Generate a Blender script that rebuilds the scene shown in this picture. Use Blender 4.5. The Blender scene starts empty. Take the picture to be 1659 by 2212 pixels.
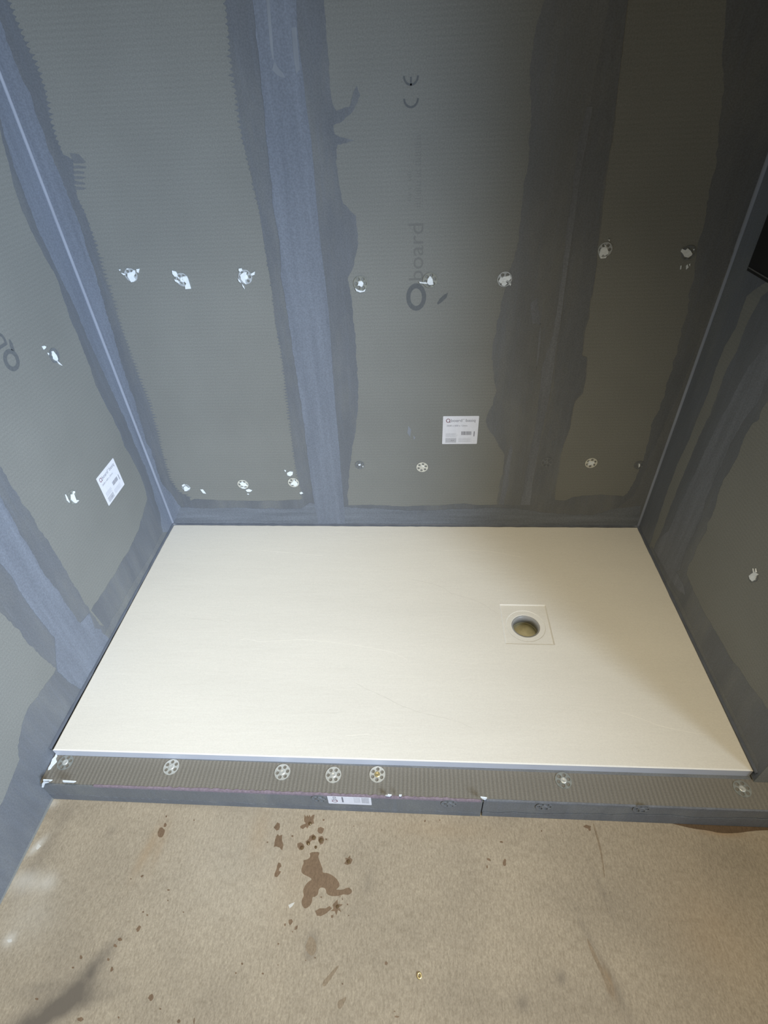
import bpy, math, random
from mathutils import Vector, Matrix, Euler
from mathutils.geometry import tessellate_polygon

SC = bpy.context.scene
C = SC.collection
# ------------------------------------------------------------------ camera, light, exposure
ZT = 0.105                                   # top of the shower tray above the floor
F, CX, CY = 1142.5, 829.5, 1106.0
CAM_ROT = Euler((0.881079527, 0.0384924584, 0.0524745832), 'XYZ')
CAM_LOC = Vector((0.866516, -1.373535, 1.196098 + ZT))
cd = bpy.data.cameras.new('camera'); cam = bpy.data.objects.new('camera', cd); C.objects.link(cam)
cam.location = CAM_LOC; cam.rotation_euler = CAM_ROT
cd.sensor_fit = 'VERTICAL'; cd.sensor_height = 36.0; cd.lens = F / 2212 * 36.0; cd.clip_start = 0.01
SC.camera = cam
CAM_M = CAM_ROT.to_matrix()

w = bpy.data.worlds.new('world'); SC.world = w; w.use_nodes = True
w.node_tree.nodes['Background'].inputs[0].default_value = (1.0, 0.84, 0.56, 1)
w.node_tree.nodes['Background'].inputs[1].default_value = 0.34

def aim(o, target):
    o.rotation_euler = (Vector(target) - o.location).to_track_quat('-Z', 'Y').to_euler()

def area(name, loc, target, size, power, color, spread=180):
    l = bpy.data.lights.new(name, 'AREA'); l.shape = 'RECTANGLE'; l.size, l.size_y = size
    l.energy = power; l.color = color; l.spread = math.radians(spread)
    o = bpy.data.objects.new(name, l); C.objects.link(o); o.location = loc; aim(o, target); return o

def spot(name, loc, target, power, color, angle, blend, radius):
    l = bpy.data.lights.new(name, 'SPOT'); l.energy = power; l.color = color
    l.spot_size = math.radians(angle); l.spot_blend = blend; l.shadow_soft_size = radius
    o = bpy.data.objects.new(name, l); C.objects.link(o); o.location = loc; aim(o, target); return o

spot('warm_ceiling_downlight', (0.9, -1.2, 2.38), (0.8, -0.9, 0.0), 104, (0.98, 0.86, 0.64), 80, 0.9, 0.05)
spot('daylight_through_doorway', (2.4, -2.4, 1.6), (-0.3, -0.5, 0.5), 740, (0.63, 0.78, 1.0), 60, 1.0, 0.55)

vs = SC.view_settings
vs.view_transform = 'Standard'; vs.look = 'None'; vs.gamma = 1.0; vs.use_curve_mapping = False
vs.exposure = 0.0

# ------------------------------------------------------------------ helpers
AX = {'x': 0, 'y': 1, 'z': 2}
def at(u, v, plane):
    """photo pixel -> point on an axis-aligned plane such as ('y', 0.0)"""
    ax, val = AX[plane[0]], plane[1]
    d = CAM_M @ Vector(((u - CX) / F, -(v - CY) / F, -1.0))
    return CAM_LOC + d * ((val - CAM_LOC[ax]) / d[ax])

# surfaces: (axis, value, outward sign, in-plane axes)
BACK  = ('y', 0.0, -1, (0, 2))
LEFT  = ('x', 0.0, 1, (1, 2))
RIGHT = ('x', 1.6, -1, (1, 2))
TRAY  = ('z', ZT, 1, (0, 1))
FLOOR = ('z', 0.0, 1, (0, 1))
CTOP  = ('z', 0.080, 1, (0, 1))
CFRONT = ('y', -0.879, -1, (0, 2))

def uv(pl, u, v):
    p = at(u, v, pl); return (p[pl[3][0]], p[pl[3][1]])
def P3(pl, a, b, h=0.0):
    p = [0, 0, 0]; p[pl[3][0]] = a; p[pl[3][1]] = b; p[AX[pl[0]]] = pl[1] + pl[2] * h
    return Vector(p)

def mesh_obj(name, verts, faces, mat, parent=None, smooth=False):
    me = bpy.data.meshes.new(name); me.from_pydata([tuple(v) for v in verts], [], faces)
    me.update()
    import bmesh
    bm = bmesh.new(); bm.from_mesh(me); bmesh.ops.recalc_face_normals(bm, faces=bm.faces[:]); bm.to_mesh(me); bm.free()
    if smooth:
        for p in me.polygons: p.use_smooth = True
    me.materials.append(mat)
    o = bpy.data.objects.new(name, me); C.objects.link(o)
    if parent: o.parent = parent
    return o

def box_geo(x0, x1, y0, y1, z0, z1, V, Fc):
    n = len(V)
    V += [(x0,y0,z0),(x1,y0,z0),(x1,y1,z0),(x0,y1,z0),(x0,y0,z1),(x1,y0,z1),(x1,y1,z1),(x0,y1,z1)]
    Fc += [tuple(n+i for i in f) for f in [(0,3,2,1),(4,5,6,7),(0,1,5,4),(1,2,6,5),(2,3,7,6),(3,0,4,7)]]
def boxes(name, bl, mat, parent=None):
    V, Fc = [], []
    for b in bl: box_geo(*b, V, Fc)
    return mesh_obj(name, V, Fc, mat, parent)

def plate_geo(loops, h0, h1, to3, V, Fc):
    """solid plate from 2D outline loops (first outer, others holes), between heights h0 and h1"""
    tri = tessellate_polygon([[Vector((a, b, 0)) for a, b in L] for L in loops])
    flat = [p for L in loops for p in L]; n = len(V); m = len(flat)
    V += [to3(a, b, h0) for a, b in flat] + [to3(a, b, h1) for a, b in flat]
    for t in tri:
        Fc.append(tuple(n + m + i for i in t))
    k = 0
    for L in loops:
        q = len(L)
        for i in range(q):
            a, b = k + i, k + (i + 1) % q
            Fc.append((n + a, n + b, n + m + b, n + m + a))
        k += q
    # closed underside as well
    for t in tri:
        Fc.append(tuple(n + i for i in reversed(t)))

def plate(name, pl, loopsets, h0, h1, mat, parent=None):
    V, Fc = [], []
    for loops in loopsets:
        plate_geo(loops, h0, h1, lambda a, b, h: P3(pl, a, b, h), V, Fc)
    return mesh_obj(name, V, Fc, mat, parent)

def rough(pts, amp=0.0012, step=0.006, seed=0):
    """resample a polyline and wobble it"""
    r = random.Random(seed); out = []; drift = 0.0
    for i in range(len(pts) - 1):
        a, b = Vector(pts[i]), Vector(pts[i + 1]); L = (b - a).length
        n = max(1, int(L / step)); d = (b - a) / max(L, 1e-9); nn = Vector((-d.y, d.x))
        for k in range(n):
            drift = drift * 0.75 + r.uniform(-1, 1) * amp
            p = a + (b - a) * (k / n) + nn * drift
            out.append((p.x, p.y))
    out.append(tuple(pts[-1])); return out

def teeth(pts, amp=0.006, pitch=0.0095, seed=0, sign=1):
    """vertical edge combed by the ribs of the board"""
    r = random.Random(seed); out = []
    down = pts[0][1] > pts[-1][1]
    zs = pts[0][1]; zt = pts[-1][1]; n = max(2, int(abs(zt - zs) / (pitch / 4)))
    segs = pts if not down else pts
    slow = 1.0; tl = 0.5
    for k in range(n + 1):
        z = zs + (zt - zs) * k / n
        for i in range(len(segs) - 1):
            z0, z1 = segs[i][1], segs[i + 1][1]
            if (z0 - z) * (z1 - z) <= 0 and z0 != z1:
                x = segs[i][0] + (segs[i + 1][0] - segs[i][0]) * (z - z0) / (z1 - z0); break
        ph = k % 4
        if ph == 0: slow = max(0.15, min(1.3, slow + r.uniform(-.35, .35))); tl = r.uniform(0.5, 1.0)
        off = {0: 0.0, 1: 0.25, 2: 1.0, 3: 0.35}[ph] * tl * slow
        out.append((x + sign * amp * off, z + r.uniform(-.0006, .0006)))
    return out

def px(pl, *pts): return [uv(pl, *p) for p in pts]

def tag(o, label=None, cat=None, group=None, kind=None):
    if label: o['label'] = label
    if cat: o['category'] = cat
    if group: o['group'] = group
    if kind: o['kind'] = kind
    return o

# ------------------------------------------------------------------ materials
def new_mat(name, rough_=0.7, metal=0.0):
    m = bpy.data.materials.new(name); m.use_nodes = True
    b = m.node_tree.nodes['Principled BSDF']
    b.inputs['Roughness'].default_value = rough_; b.inputs['Metallic'].default_value = metal
    return m, m.node_tree, b
def N(t, kind, **kw):
    n = t.nodes.new(kind)
    for k, v in kw.items():
        if k in n.inputs: n.inputs[k].default_value = v
        else: setattr(n, k, v)
    return n
def noise(t, scale3, detail=4, rgh=0.55, scale=1.0):
    tc = N(t, 'ShaderNodeTexCoord'); mp = N(t, 'ShaderNodeMapping')
    mp.inputs['Scale'].default_value = scale3
    t.links.new(tc.outputs['Object'], mp.inputs[0])
    n = N(t, 'ShaderNodeTexNoise'); n.inputs['Scale'].default_value = scale
    n.inputs['Detail'].default_value = detail; n.inputs['Roughness'].default_value = rgh
    t.links.new(mp.outputs[0], n.inputs[0]); return n.outputs[0]
def ramp(t, src, stops):
    r = N(t, 'ShaderNodeValToRGB'); e = r.color_ramp.elements
    while len(e) < len(stops): e.new(0.5)
    for i, (p, c) in enumerate(stops):
        e[i].position = p; e[i].color = (*c, 1) if len(c) == 3 else c
    t.links.new(src, r.inputs[0]); return r.outputs[0]
def mul(c, k): return tuple(x * k for x in c)
def mixc(t, fac, a, b, mode='MIX'):
    m = N(t, 'ShaderNodeMix', data_type='RGBA', blend_type=mode)
    for s, i in ((a, 6), (b, 7)):
        if isinstance(s, tuple): m.inputs[i].default_value = (*s, 1) if len(s) == 3 else s
        else: t.links.new(s, m.inputs[i])
    if isinstance(fac, (int, float)): m.inputs[0].default_value = fac
    else: t.links.new(fac, m.inputs[0])
    return m.outputs[2]
def math_(t, op, a, b=None):
    m = N(t, 'ShaderNodeMath', operation=op)
    for s, i in ((a, 0), (b, 1)):
        if s is None: continue
        if isinstance(s, (int, float)): m.inputs[i].default_value = s
        else: t.links.new(s, m.inputs[i])
    return m.outputs[0]
def bump(t, b, h, strength, dist):
    n = N(t, 'ShaderNodeBump'); n.inputs['Strength'].default_value = strength; n.inputs['Distance'].default_value = dist
    t.links.new(h, n.inputs['Height']); t.links.new(n.outputs[0], b.inputs['Normal'])
def sine(t, axis, pitch):
    tc = N(t, 'ShaderNodeTexCoord'); sp = N(t, 'ShaderNodeSeparateXYZ'); t.links.new(tc.outputs['Object'], sp.inputs[0])
    return math_(t, 'SINE', math_(t, 'MULTIPLY', sp.outputs[AX[axis]], 2 * math.pi / pitch))
def mottled(name, col, sc=(40, 40, 40), amt=0.12, rgh=0.75, metal=0.0, bmp=0.0, fine=None):
    m, t, b = new_mat(name, rgh, metal)
    c = ramp(t, noise(t, sc), [(0.3, mul(col, 1 - amt)), (0.7, mul(col, 1 + amt))])
    if fine:
        c = mixc(t, 1.0, c, ramp(t, noise(t, (fine,) * 3, 2), [(0.35, (.88,) * 3), (0.65, (1.1,) * 3)]), 'MULTIPLY')
    t.links.new(c, b.inputs['Base Color'])
    if bmp: bump(t, b, noise(t, mul(sc, 3.0)), bmp, 0.001)
    return m

BOARD = (0.206, 0.208, 0.190)
COAT = (0.133, 0.142, 0.154)
TAPE = (0.171, 0.190, 0.224)
def board_mat(name, rib_axis, weave_axis, col=BOARD, ribamt=0.13):
    m, t, b = new_mat(name, 0.75)
    c = ramp(t, noise(t, (3, 3, 3), 3), [(0.3, mul(col, .93)), (0.7, mul(col, 1.07))])
    c = mixc(t, 1.0, c, ramp(t, noise(t, (350, 350, 350), 2), [(0.3, (.88,) * 3), (0.7, (1.12,) * 3)]), 'MULTIPLY')
    s = sine(t, rib_axis, 0.0095); wv = sine(t, weave_axis, 0.0048)
    k = noise(t, (9, 9, 9), 3)
    sh = math_(t, 'ADD', 0.97, math_(t, 'MULTIPLY', math_(t, 'MULTIPLY', s, k), ribamt * 0.35))
    cs = N(t, 'ShaderNodeCombineColor')
    for i in range(3): t.links.new(sh, cs.inputs[i])
    c = mixc(t, 1.0, c, cs.outputs[0], 'MULTIPLY')
    t.links.new(c, b.inputs['Base Color'])
    h = math_(t, 'ADD', math_(t, 'MULTIPLY', s, 0.5), math_(t, 'MULTIPLY', wv, 0.08))
    h = math_(t, 'ADD', h, math_(t, 'MULTIPLY', noise(t, (300, 300, 300), 3), 0.8))
    bump(t, b, h, ribamt, 0.0006)
    return m
M = {}
M['board'] = board_mat('tile_backer_board', 'z', 'x')
M['board_side'] = board_mat('tile_backer_board_side', 'z', 'y')
M['board_curb'] = board_mat('tile_backer_board_curb', 'x', 'y', (0.190, 0.173, 0.140), 0.6)
def sealer(name, col, thin):
    m, t, b = new_mat(name, .62)
    c = ramp(t, noise(t, (18, 18, 5)), [(0.3, mul(col, .92)), (0.7, mul(col, 1.08))])
    c = mixc(t, ramp(t, noise(t, (9, 9, 3), 6, .65), [(0.48, (0, 0, 0)), (0.70, (thin,) * 3)]), c, BOARD)
    c = mixc(t, ramp(t, noise(t, (90, 90, 6), 4, .6), [(0.5, (0, 0, 0)), (0.75, (.35,) * 3)]), c, mul(TAPE, .95))
    c = mixc(t, 1.0, c, ramp(t, noise(t, (300, 300, 300), 2), [(0.35, (.9,) * 3), (0.65, (1.1,) * 3)]), 'MULTIPLY')
    t.links.new(c, b.inputs['Base Color']); bump(t, b, noise(t, (150, 150, 60), 4), .25, .0008)
    return m
M['coat'] = sealer('brushed_sealer', COAT, .45)
M['coat_thin'] = sealer('thin_brushed_sealer', (0.150, 0.157, 0.162), .6)
M['tape'] = mottled('sealing_tape_cloth', TAPE, (45, 45, 3), .12, .6, fine=260, bmp=.15)
M['tape_dull'] = mottled('sealing_tape_dull', (0.165, 0.176, 0.195), (45, 45, 3), .16, .6, fine=260, bmp=.15)
M['tape_h'] = mottled('sealing_tape_horizontal', (0.160, 0.176, 0.20), (4, 4, 60), .16, .6, fine=260, bmp=.15)
M['fold'] = mottled('tape_fold', (0.235, 0.255, 0.30), (30, 30, 6), .12, .55)  # paler than the tape: light caught by the corner fold, put into colour
M['scuff'] = mottled('scuffed_sealer', (0.215, 0.232, 0.255), (60, 60, 12), .12, .7)
M['sealant'] = mottled('dark_sealant', (0.105, 0.115, 0.135), (30, 30, 30), .15, .4)
M['print'] = mottled('faded_black_print', (0.115, 0.122, 0.125), (200, 200, 200), .12, .8)
M['print_faint'] = mottled('faint_print', (0.165, 0.166, 0.155), (200, 200, 200), .06, .8)
M['steel'] = mottled('galvanised_steel', (0.72, 0.72, 0.66), (200, 200, 200), .1, .38, .55)
M['steel_film'] = mottled('steel_under_film', (0.30, 0.31, 0.28), (120, 120, 120), .25, .35, .3)
M['steel_coated'] = mottled('washer_under_sealer', (0.155, 0.165, 0.175), (120, 120, 120), .12, .45)
M['brass'] = mottled('brass', (0.70, 0.58, 0.30), (200, 200, 200), .1, .35, .8)
M['white'] = mottled('white_adhesive', (0.80, 0.84, 0.86), (150, 150, 150), .08, .6)
M['white_thin'] = mottled('thin_white_adhesive', (0.40, 0.42, 0.43), (200, 200, 200), .25, .7)
M['paper'] = mottled('label_paper', (0.74, 0.74, 0.78), (100, 100, 100), .03, .45)
M['ink'] = mottled('grey_ink', (0.20, 0.20, 0.23), (400, 400, 400), .1, .6)
M['ink_pale'] = mottled('pale_ink', (0.50, 0.50, 0.53), (500, 500, 500), .15, .6)
M['logo'] = mottled('dark_red_ink', (0.16, 0.02, 0.05), (400, 400, 400), .05, .6)
M['foam'] = mottled('pink_foam', (0.235, 0.185, 0.215), (150, 150, 150), .25, .8)
M['black'] = mottled('black_plastic', (0.004, 0.004, 0.004), (20, 20, 20), .1, .6)
M['black_edge'] = mottled('black_panel_edge', (0.10, 0.10, 0.10), (20, 20, 20), .1, .4)  # highlight on the black panel's edge put into the colour
M['plaster'] = mottled('plain_plaster', (0.45, 0.44, 0.42), (5, 5, 5), .04, .9)
M['cup'] = mottled('waste_plastic', (0.33, 0.32, 0.30), (30, 30, 30), .06, .4)
M['cup_floor'] = mottled('waste_bottom', (0.50, 0.46, 0.30), (40, 40, 40), .2, .6)
M['fleck'] = mottled('pale_fleck', (0.60, 0.57, 0.50), (200, 200, 200), .05, .8)

# cream slate-effect tray
TCOL = (0.80, 0.755, 0.655)
m, t, b = new_mat('cream_slate_resin', 0.5); M['tray'] = m
c = ramp(t, noise(t, (1.5, 5, 3), 4), [(0.3, mul(TCOL, .955)), (0.7, mul(TCOL, 1.025))])
c = mixc(t, 1.0, c, ramp(t, noise(t, (260, 300, 260), 2), [(0.3, (.965,) * 3), (0.7, (1.03,) * 3)]), 'MULTIPLY')
t.links.new(c, b.inputs['Base Color'])
h = math_(t, 'ADD', noise(t, (5, 22, 5), 8, .62), math_(t, 'MULTIPLY', noise(t, (16, 120, 16), 5, .6), .35))
bump(t, b, h, 0.16, 0.005)
M['tray_edge'] = mottled('tray_rim', (0.54, 0.55, 0.59), (10, 10, 10), .03, .45)  # front face of the tray: cool light and shade put into the colour
M['vein'] = mottled('slate_crease_shade', mul(TCOL, .86), (60, 60, 60), .08, .5)  # flat darker line painted as the shade of an embossed crease
M['vein_lit'] = mottled('slate_crease_pale', mul(TCOL, 1.09), (60, 60, 60), .05, .5)  # flat paler line painted as the lit side of an embossed crease

# chipboard floor; attribute "dirt" holds soft stains and broad tone areas (negative = pale)
FCOL = (0.385, 0.318, 0.225)
def chip(name, k=(1, 1, 1), rgh=0.72, attr=False):
    m, t, b = new_mat(name, rgh)
    col = tuple(a * b_ for a, b_ in zip(FCOL, k))
    c = ramp(t, noise(t, (6, 6, 6), 6, .6), [(0.25, mul(col, .84)), (0.75, mul(col, 1.12))])
    c = mixc(t, 1.0, c, ramp(t, noise(t, (230, 80, 150), 6, .75), [(0.32, (.70, .68, .64)), (0.55, (1.0,) * 3), (0.75, (1.18, 1.18, 1.16))]), 'MULTIPLY')
    c = mixc(t, 1.0, c, ramp(t, noise(t, (420, 260, 300), 2), [(0.3, (.86,) * 3), (0.7, (1.12,) * 3)]), 'MULTIPLY')
    if attr:
        a = N(t, 'ShaderNodeAttribute', attribute_name='dirt'); sep = N(t, 'ShaderNodeSeparateColor')
        t.links.new(a.outputs['Color'], sep.inputs[0])
        br = noise(t, (30, 22, 30), 5, .65)
        f = math_(t, 'MULTIPLY', sep.outputs[0], math_(t, 'ADD', 0.35, math_(t, 'MULTIPLY', br, 1.3)))
        c = mixc(t, f, c, mul((0.14, 0.115, 0.085), 1.0))
        f2 = math_(t, 'MULTIPLY', sep.outputs[1], math_(t, 'ADD', 0.25, math_(t, 'MULTIPLY', br, 1.2)))
        c = mixc(t, f2, c, (0.62, 0.58, 0.50))
        f3 = math_(t, 'MULTIPLY', sep.outputs[2], math_(t, 'ADD', 0.3, math_(t, 'MULTIPLY', br, 1.2)))
        c = mixc(t, f3, c, (0.34, 0.22, 0.11))
    t.links.new(c, b.inputs['Base Color'])
    bump(t, b, noise(t, (200, 90, 150), 4, .7), 0.25, 0.0008)
    return m
M['chip'] = chip('chipboard', attr=True)
M['wet'] = chip('wet_chipboard', (.50, .39, .32), 0.5)
M['wet_soft'] = chip('damp_chipboard', (.72, .66, .60), 0.6)
M['wet_dark'] = chip('soaked_chipboard', (.33, .25, .18), 0.5)
m, t, b = new_mat('water', 0.02); M['water'] = m
b.inputs['Base Color'].default_value = (0.30, 0.20, 0.10, 1); b.inputs['Transmission Weight'].default_value = 0.6; b.inputs['IOR'].default_value = 1.33

# ------------------------------------------------------------------ the setting
H = 2.4
wall_back = boxes('wall_back', [(-0.12, 1.72, 0.0, 0.12, 0, H)], M['board']); tag(wall_back, kind='structure')
wall_left = boxes('wall_left', [(-0.12, 0.0, -3.2, 0.0, 0, H)], M['board_side']); tag(wall_left, kind='structure')
wall_right = boxes('wall_right', [(1.6, 1.72, -0.818, 0.0, 0.0802, H)], M['board_side']); tag(wall_right, kind='structure')
ceil = boxes('ceiling', [(-0.12, 3.4, -3.2, 0.12, H, H + .1)], M['plaster']); tag(ceil, kind='structure')

# floor grid with soft stains and broad tone areas
def floor_obj():
    x0, x1, y0, y1, s = -0.02, 1.9, -1.5, -0.87, 0.006
    nx, ny = int((x1 - x0) / s), int((y1 - y0) / s)
    V = []; Fc = []; col = []
    blobs = []                         # kind, centre px, radii m, angle deg, strength
    def bl(k, u, v, rx, ry, a, st):
        p = at(u, v, FLOOR); blobs.append((k, p.x, p.y, rx, ry, math.radians(a), st))
    bl(0, 130, 2175, .07, .018, 30, .8); bl(0, 60, 2215, .06, .03, 30, .6); bl(0, 175, 2120, .04, .02, 50, .5); bl(0, 200, 2160, .05, .012, 20, .4); bl(0, 75, 2140, .05, .012, 10, .3); bl(0, 215, 2075, .015, .045, -28, .55)
    bl(0, 130, 2070, .05, .05, 0, .22); bl(0, 95, 1840, .012, .11, -8, .25); bl(0, 190, 1870, .06, .06, 0, .12)
    bl(0, 672, 2042, .011, .020, 0, .75); bl(0, 1128, 2168, .011, .011, 0, .55); bl(0, 1212, 2112, .008, .008, 0, .6)
    bl(0, 1300, 2080, .006, .09, 22, .35); bl(0, 1320, 2130, .012, .03, 10, .3); bl(0, 795, 1905, .008, .02, -10, .3)
    bl(0, 240, 1795, .010, .014, 0, .25); bl(0, 1450, 1960, .20, .12, 0, .14); bl(0, 1300, 2190, .25, .05, 0, .10)
    bl(0, 1600, 1880, .10, .10, 0, .16); bl(0, 640, 1800, .02, .05, 0, .08); bl(0, 470, 2150, .10, .03, 0, .05)  # includes broad, faint darker areas of the floor
    bl(0, 365, 1735, .22, .006, -2, .35); bl(0, 120, 1755, .05, .02, 0, .2); bl(0, 1300, 1925, .004, .05, 15, .3)
    bl(1, 52, 1905, .045, .020, 0, .55); bl(1, 80, 1828, .008, .02, -30, .8); bl(1, 20, 2030, .012, .010, 0, .6)
    bl(1, 105, 1905, .018, .016, 0, .35); bl(1, 60, 1980, .06, .05, 0, .2); bl(1, 500, 1850, .15, .14, 0, .12)
    bl(1, 110, 1735, .015, .010, 0, .5)
    bl(2, 320, 1835, .012, .05, -12, .45); bl(2, 345, 1830, .008, .05, -5, .25); bl(2, 560, 1800, .02, .05, 0, .25)
    bl(2, 1560, 1797, .04, .008, -3, .9); bl(2, 1540, 2020, .08, .08, 0, .25); bl(2, 950, 1790, .12, .02, 0, .2)
    bl(2, 1315, 2122, .006, .02, 12, .7); bl(2, 640, 1880, .05, .1, 0, .15)
    for j in range(ny + 1):
        y = y0 + (y1 - y0) * j / ny
        for i in range(nx + 1):
            x = x0 + (x1 - x0) * i / nx
            V.append((x, y, 0.0)); c = [0.0, 0.0, 0.0, 1.0]
            for k, bx, by, rx, ry, a, st in blobs:
                dx, dy = x - bx, y - by
                if abs(dx) > .5 or abs(dy) > .4: continue
                p = (dx * math.cos(a) + dy * math.sin(a)) / rx; q = (-dx * math.sin(a) + dy * math.cos(a)) / ry
                c[k] += st * math.exp(-(p * p + q * q))
            col.append(c)
    for j in range(ny):
        for i in range(nx):
            a = j * (nx + 1) + i
            Fc.append((a, a + 1, a + nx + 2, a + nx + 1))
    n = len(V)                         # the rest of the floor around the detailed patch, and its thickness
    ext = [(-0.12, -3.2, x0, 0.12), (x1, -3.2, 3.4, 0.12), (x0, -3.2, x1, y0), (x0, y1, x1, 0.12)]
    for (a, b_, c_, d) in ext:
        n = len(V); V += [(a, b_, 0), (c_, b_, 0), (c_, d, 0), (a, d, 0)]; Fc.append((n, n+1, n+2, n+3)); col += [[0, 0, 0, 1]] * 4
    me = bpy.data.meshes.new('floor'); me.from_pydata(V, [], Fc); me.update()
    at_ = me.color_attributes.new('dirt', 'FLOAT_COLOR', 'POINT')
    at_.data.foreach_set('color', [q for c in col for q in c])
    me.materials.append(M['chip'])
    o = bpy.data.objects.new('floor', me); C.objects.link(o); return o
floor = floor_obj(); tag(floor, kind='structure')

# ------------------------------------------------------------------ sealing tape and brushed sealer on the boards
def strip(name, pl, outline, h, mat, parent, label=None):
    o = plate(name, pl, [[outline]], 0.0, h, mat, parent)
    if label: o['label'] = label
    return o
R_ = rough
zt = ZT + 0.001
def bx(*p): return px(BACK, *p)
def lx(*p): return px(LEFT, *p)
def rx_(*p): return px(RIGHT, *p)
TOP = 1.62
def up(p, q):                          # carry an edge on above the frame in its own direction
    k = (TOP - p[1]) / (p[1] - q[1] + 1e-9); return (p[0] + (p[0] - q[0]) * min(k, 1.0) * .2, TOP)

# --- back wall, left corner
e = bx((15,0),(35,50),(52,90),(80,150),(97,200),(107,260),(120,300),(137,335),(158,345),(160,400),(168,430),(187,470),(205,530),(222,590),(240,640),(258,700),(276,750),(300,820),(320,870),(340,940),(355,1000),(365,1035),(385,1062),(410,1076))
out = [(0.0, zt), (0.0, TOP), (e[0][0], TOP)] + teeth(e, .012, .0095, 1, 1) + [(e[-1][0], zt)]
strip('brushed_sealer', BACK, out, .0003, M['coat'], wall_back, 'dark brushed sealer with combed edge by the left corner')
e = bx((5,60),(30,130),(62,200),(85,260),(110,330),(135,400),(165,470),(185,530),(208,600),(225,660),(245,720),(262,780),(285,850),(310,930),(335,1000),(352,1045),(395,1100),(400,1132))
out = [(0.0, zt), (0.0, TOP), (e[0][0], TOP)] + R_(e, .0018, .006, 2) + [(e[-1][0], zt)]
strip('corner_tape', BACK, out, .0007, M['tape'], wall_back, 'pale blue grey corner tape beside the left corner')
# combed patch beside it
out = bx((150,330),(170,333),(186,350),(182,353),(160,353)); out = [out]
for k in range(5):
    y = 356 + k * 11.5; out.append(bx((152, y + 3), (168, y + 1), (187 - (k % 2) * 4, y + 4), (185 - (k % 3) * 4, y + 8), (165, y + 8), (155, y + 9)))
plate('brush_marks', BACK, [[o_] for o_ in out], 0, .00025, M['coat_thin'], wall_back)

# --- back wall, seam between first and second board
el = bx((488,0),(500,120),(507,170),(517,240),(525,300),(537,350),(548,400),(560,450),(570,520),(577,560),(590,640),(595,700),(607,750),(618,830),(625,880),(632,950),(640,1010),(652,1060),(655,1078))
er = bx((752,1095),(750,1075),(757,1000),(765,950),(773,880),(773,800),(768,740),(762,690),(757,640),(752,600),(765,570),(772,525),(770,465),(742,440),(735,400),(728,350),(730,315),(765,305),(722,290),(720,270),(740,262),(762,245),(780,205),(770,185),(755,230),(725,240),(716,215),(712,180),(708,100),(700,0))
out = [(el[0][0], TOP)] + teeth(el, .010, .0095, 3, -1) + [(el[-1][0], zt), (er[0][0], zt)] + R_(er, .0014, .006, 4) + [(er[-1][0], TOP)]
strip('brushed_sealer', BACK, out, .00035, M['coat'], wall_back, 'dark brushed sealer either side of the wide pale tape')
el = bx((545,0),(552,80),(562,150),(572,250),(580,350),(590,440),(604,520),(608,600),(624,700),(638,790),(650,870),(660,950),(670,1030),(680,1095),(687,1132))
er = bx((746,1132),(742,1080),(735,1000),(727,900),(718,800),(712,700),(702,600),(690,500),(680,400),(672,300),(660,220),(652,140),(642,60),(640,0))
out = [(el[0][0], TOP)] + R_(el, .0010, .007, 5) + [(el[-1][0], zt), (er[0][0], zt)] + R_(er, .0005, .01, 6) + [(er[-1][0], TOP)]
strip('sealing_tape', BACK, out, .0009, M['tape'], wall_back, 'wide pale grey tape over the seam left of centre')
plate('scuff_mark', BACK, [[bx((575,-5),(582,-5),(587,60),(590,100),(592,130),(589,128),(584,100),(580,60))], [bx((593,132),(600,145),(612,158),(616,168),(606,166),(596,160),(588,150))],
      [bx((630,60),(640,58),(648,150),(640,160),(634,120))]], .0009, .00115, M['scuff'], wall_back)

# --- back wall, seam between second and third board
el = bx((1178,0),(1160,60),(1150,150),(1146,250),(1145,330),(1135,400),(1128,450),(1118,520),(1110,560),(1095,610),(1082,650),(1072,700),(1064,740),(1068,800),(1070,850),(1060,880),(1050,910),(1070,950),(1088,985),(1090,1020),(1080,1060),(1073,1095))
er = bx((1199,1078),(1200,1060),(1203,1040),(1208,1010),(1212,980),(1222,950),(1232,925),(1235,900),(1243,865),(1260,848),(1264,820),(1268,790),(1268,772),(1258,768),(1262,720),(1270,690),(1276,650),(1285,600),(1291,560),(1294,520),(1300,460),(1307,400),(1315,340),(1325,290),(1330,250),(1330,200),(1335,120),(1342,0))
out = [(el[0][0], TOP)] + R_(el, .0025, .008, 7) + [(el[-1][0], zt), (er[0][0], zt)] + R_(er, .0012, .006, 8) + [(er[-1][0], TOP)]
strip('brushed_sealer', BACK, out, .00038, M['coat_thin'], wall_back, 'dark brushed sealer around the tape right of centre')
el = bx((1270,250),(1262,330),(1248,400),(1236,480),(1228,560),(1222,620),(1212,700),(1204,760),(1196,830),(1186,880),(1170,950),(1160,1000),(1148,1060),(1145,1090))
out = [(el[0][0] + .01, TOP)] + R_(el, .0006, .008, 9) + [(el[-1][0], zt)] + [(er[0][0], zt)] + R_([(a - .002, b) for a, b in er[:-3]], .0012, .006, 10) + [(er[-1][0] - .01, TOP)]
strip('brushed_sealer', BACK, out, .00060, M['coat'], wall_back, 'darkest band of sealer right of the tape')
el = bx((1268,230),(1250,300),(1238,400),(1225,500),(1212,600),(1206,650),(1192,730),(1172,790),(1165,860),(1155,930),(1142,990),(1130,1060),(1124,1090))
er = bx((1145,1090),(1150,1045),(1158,1000),(1170,935),(1184,870),(1192,820),(1202,750),(1210,700),(1220,625),(1228,560),(1240,470),(1255,370),(1268,300),(1280,230))
strip('sealing_tape', BACK, R_(el, .001, .008, 11) + R_(er, .0006, .01, 12), .0010, M['tape_dull'], wall_back, 'narrow pale strip of tape right of centre')
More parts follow.
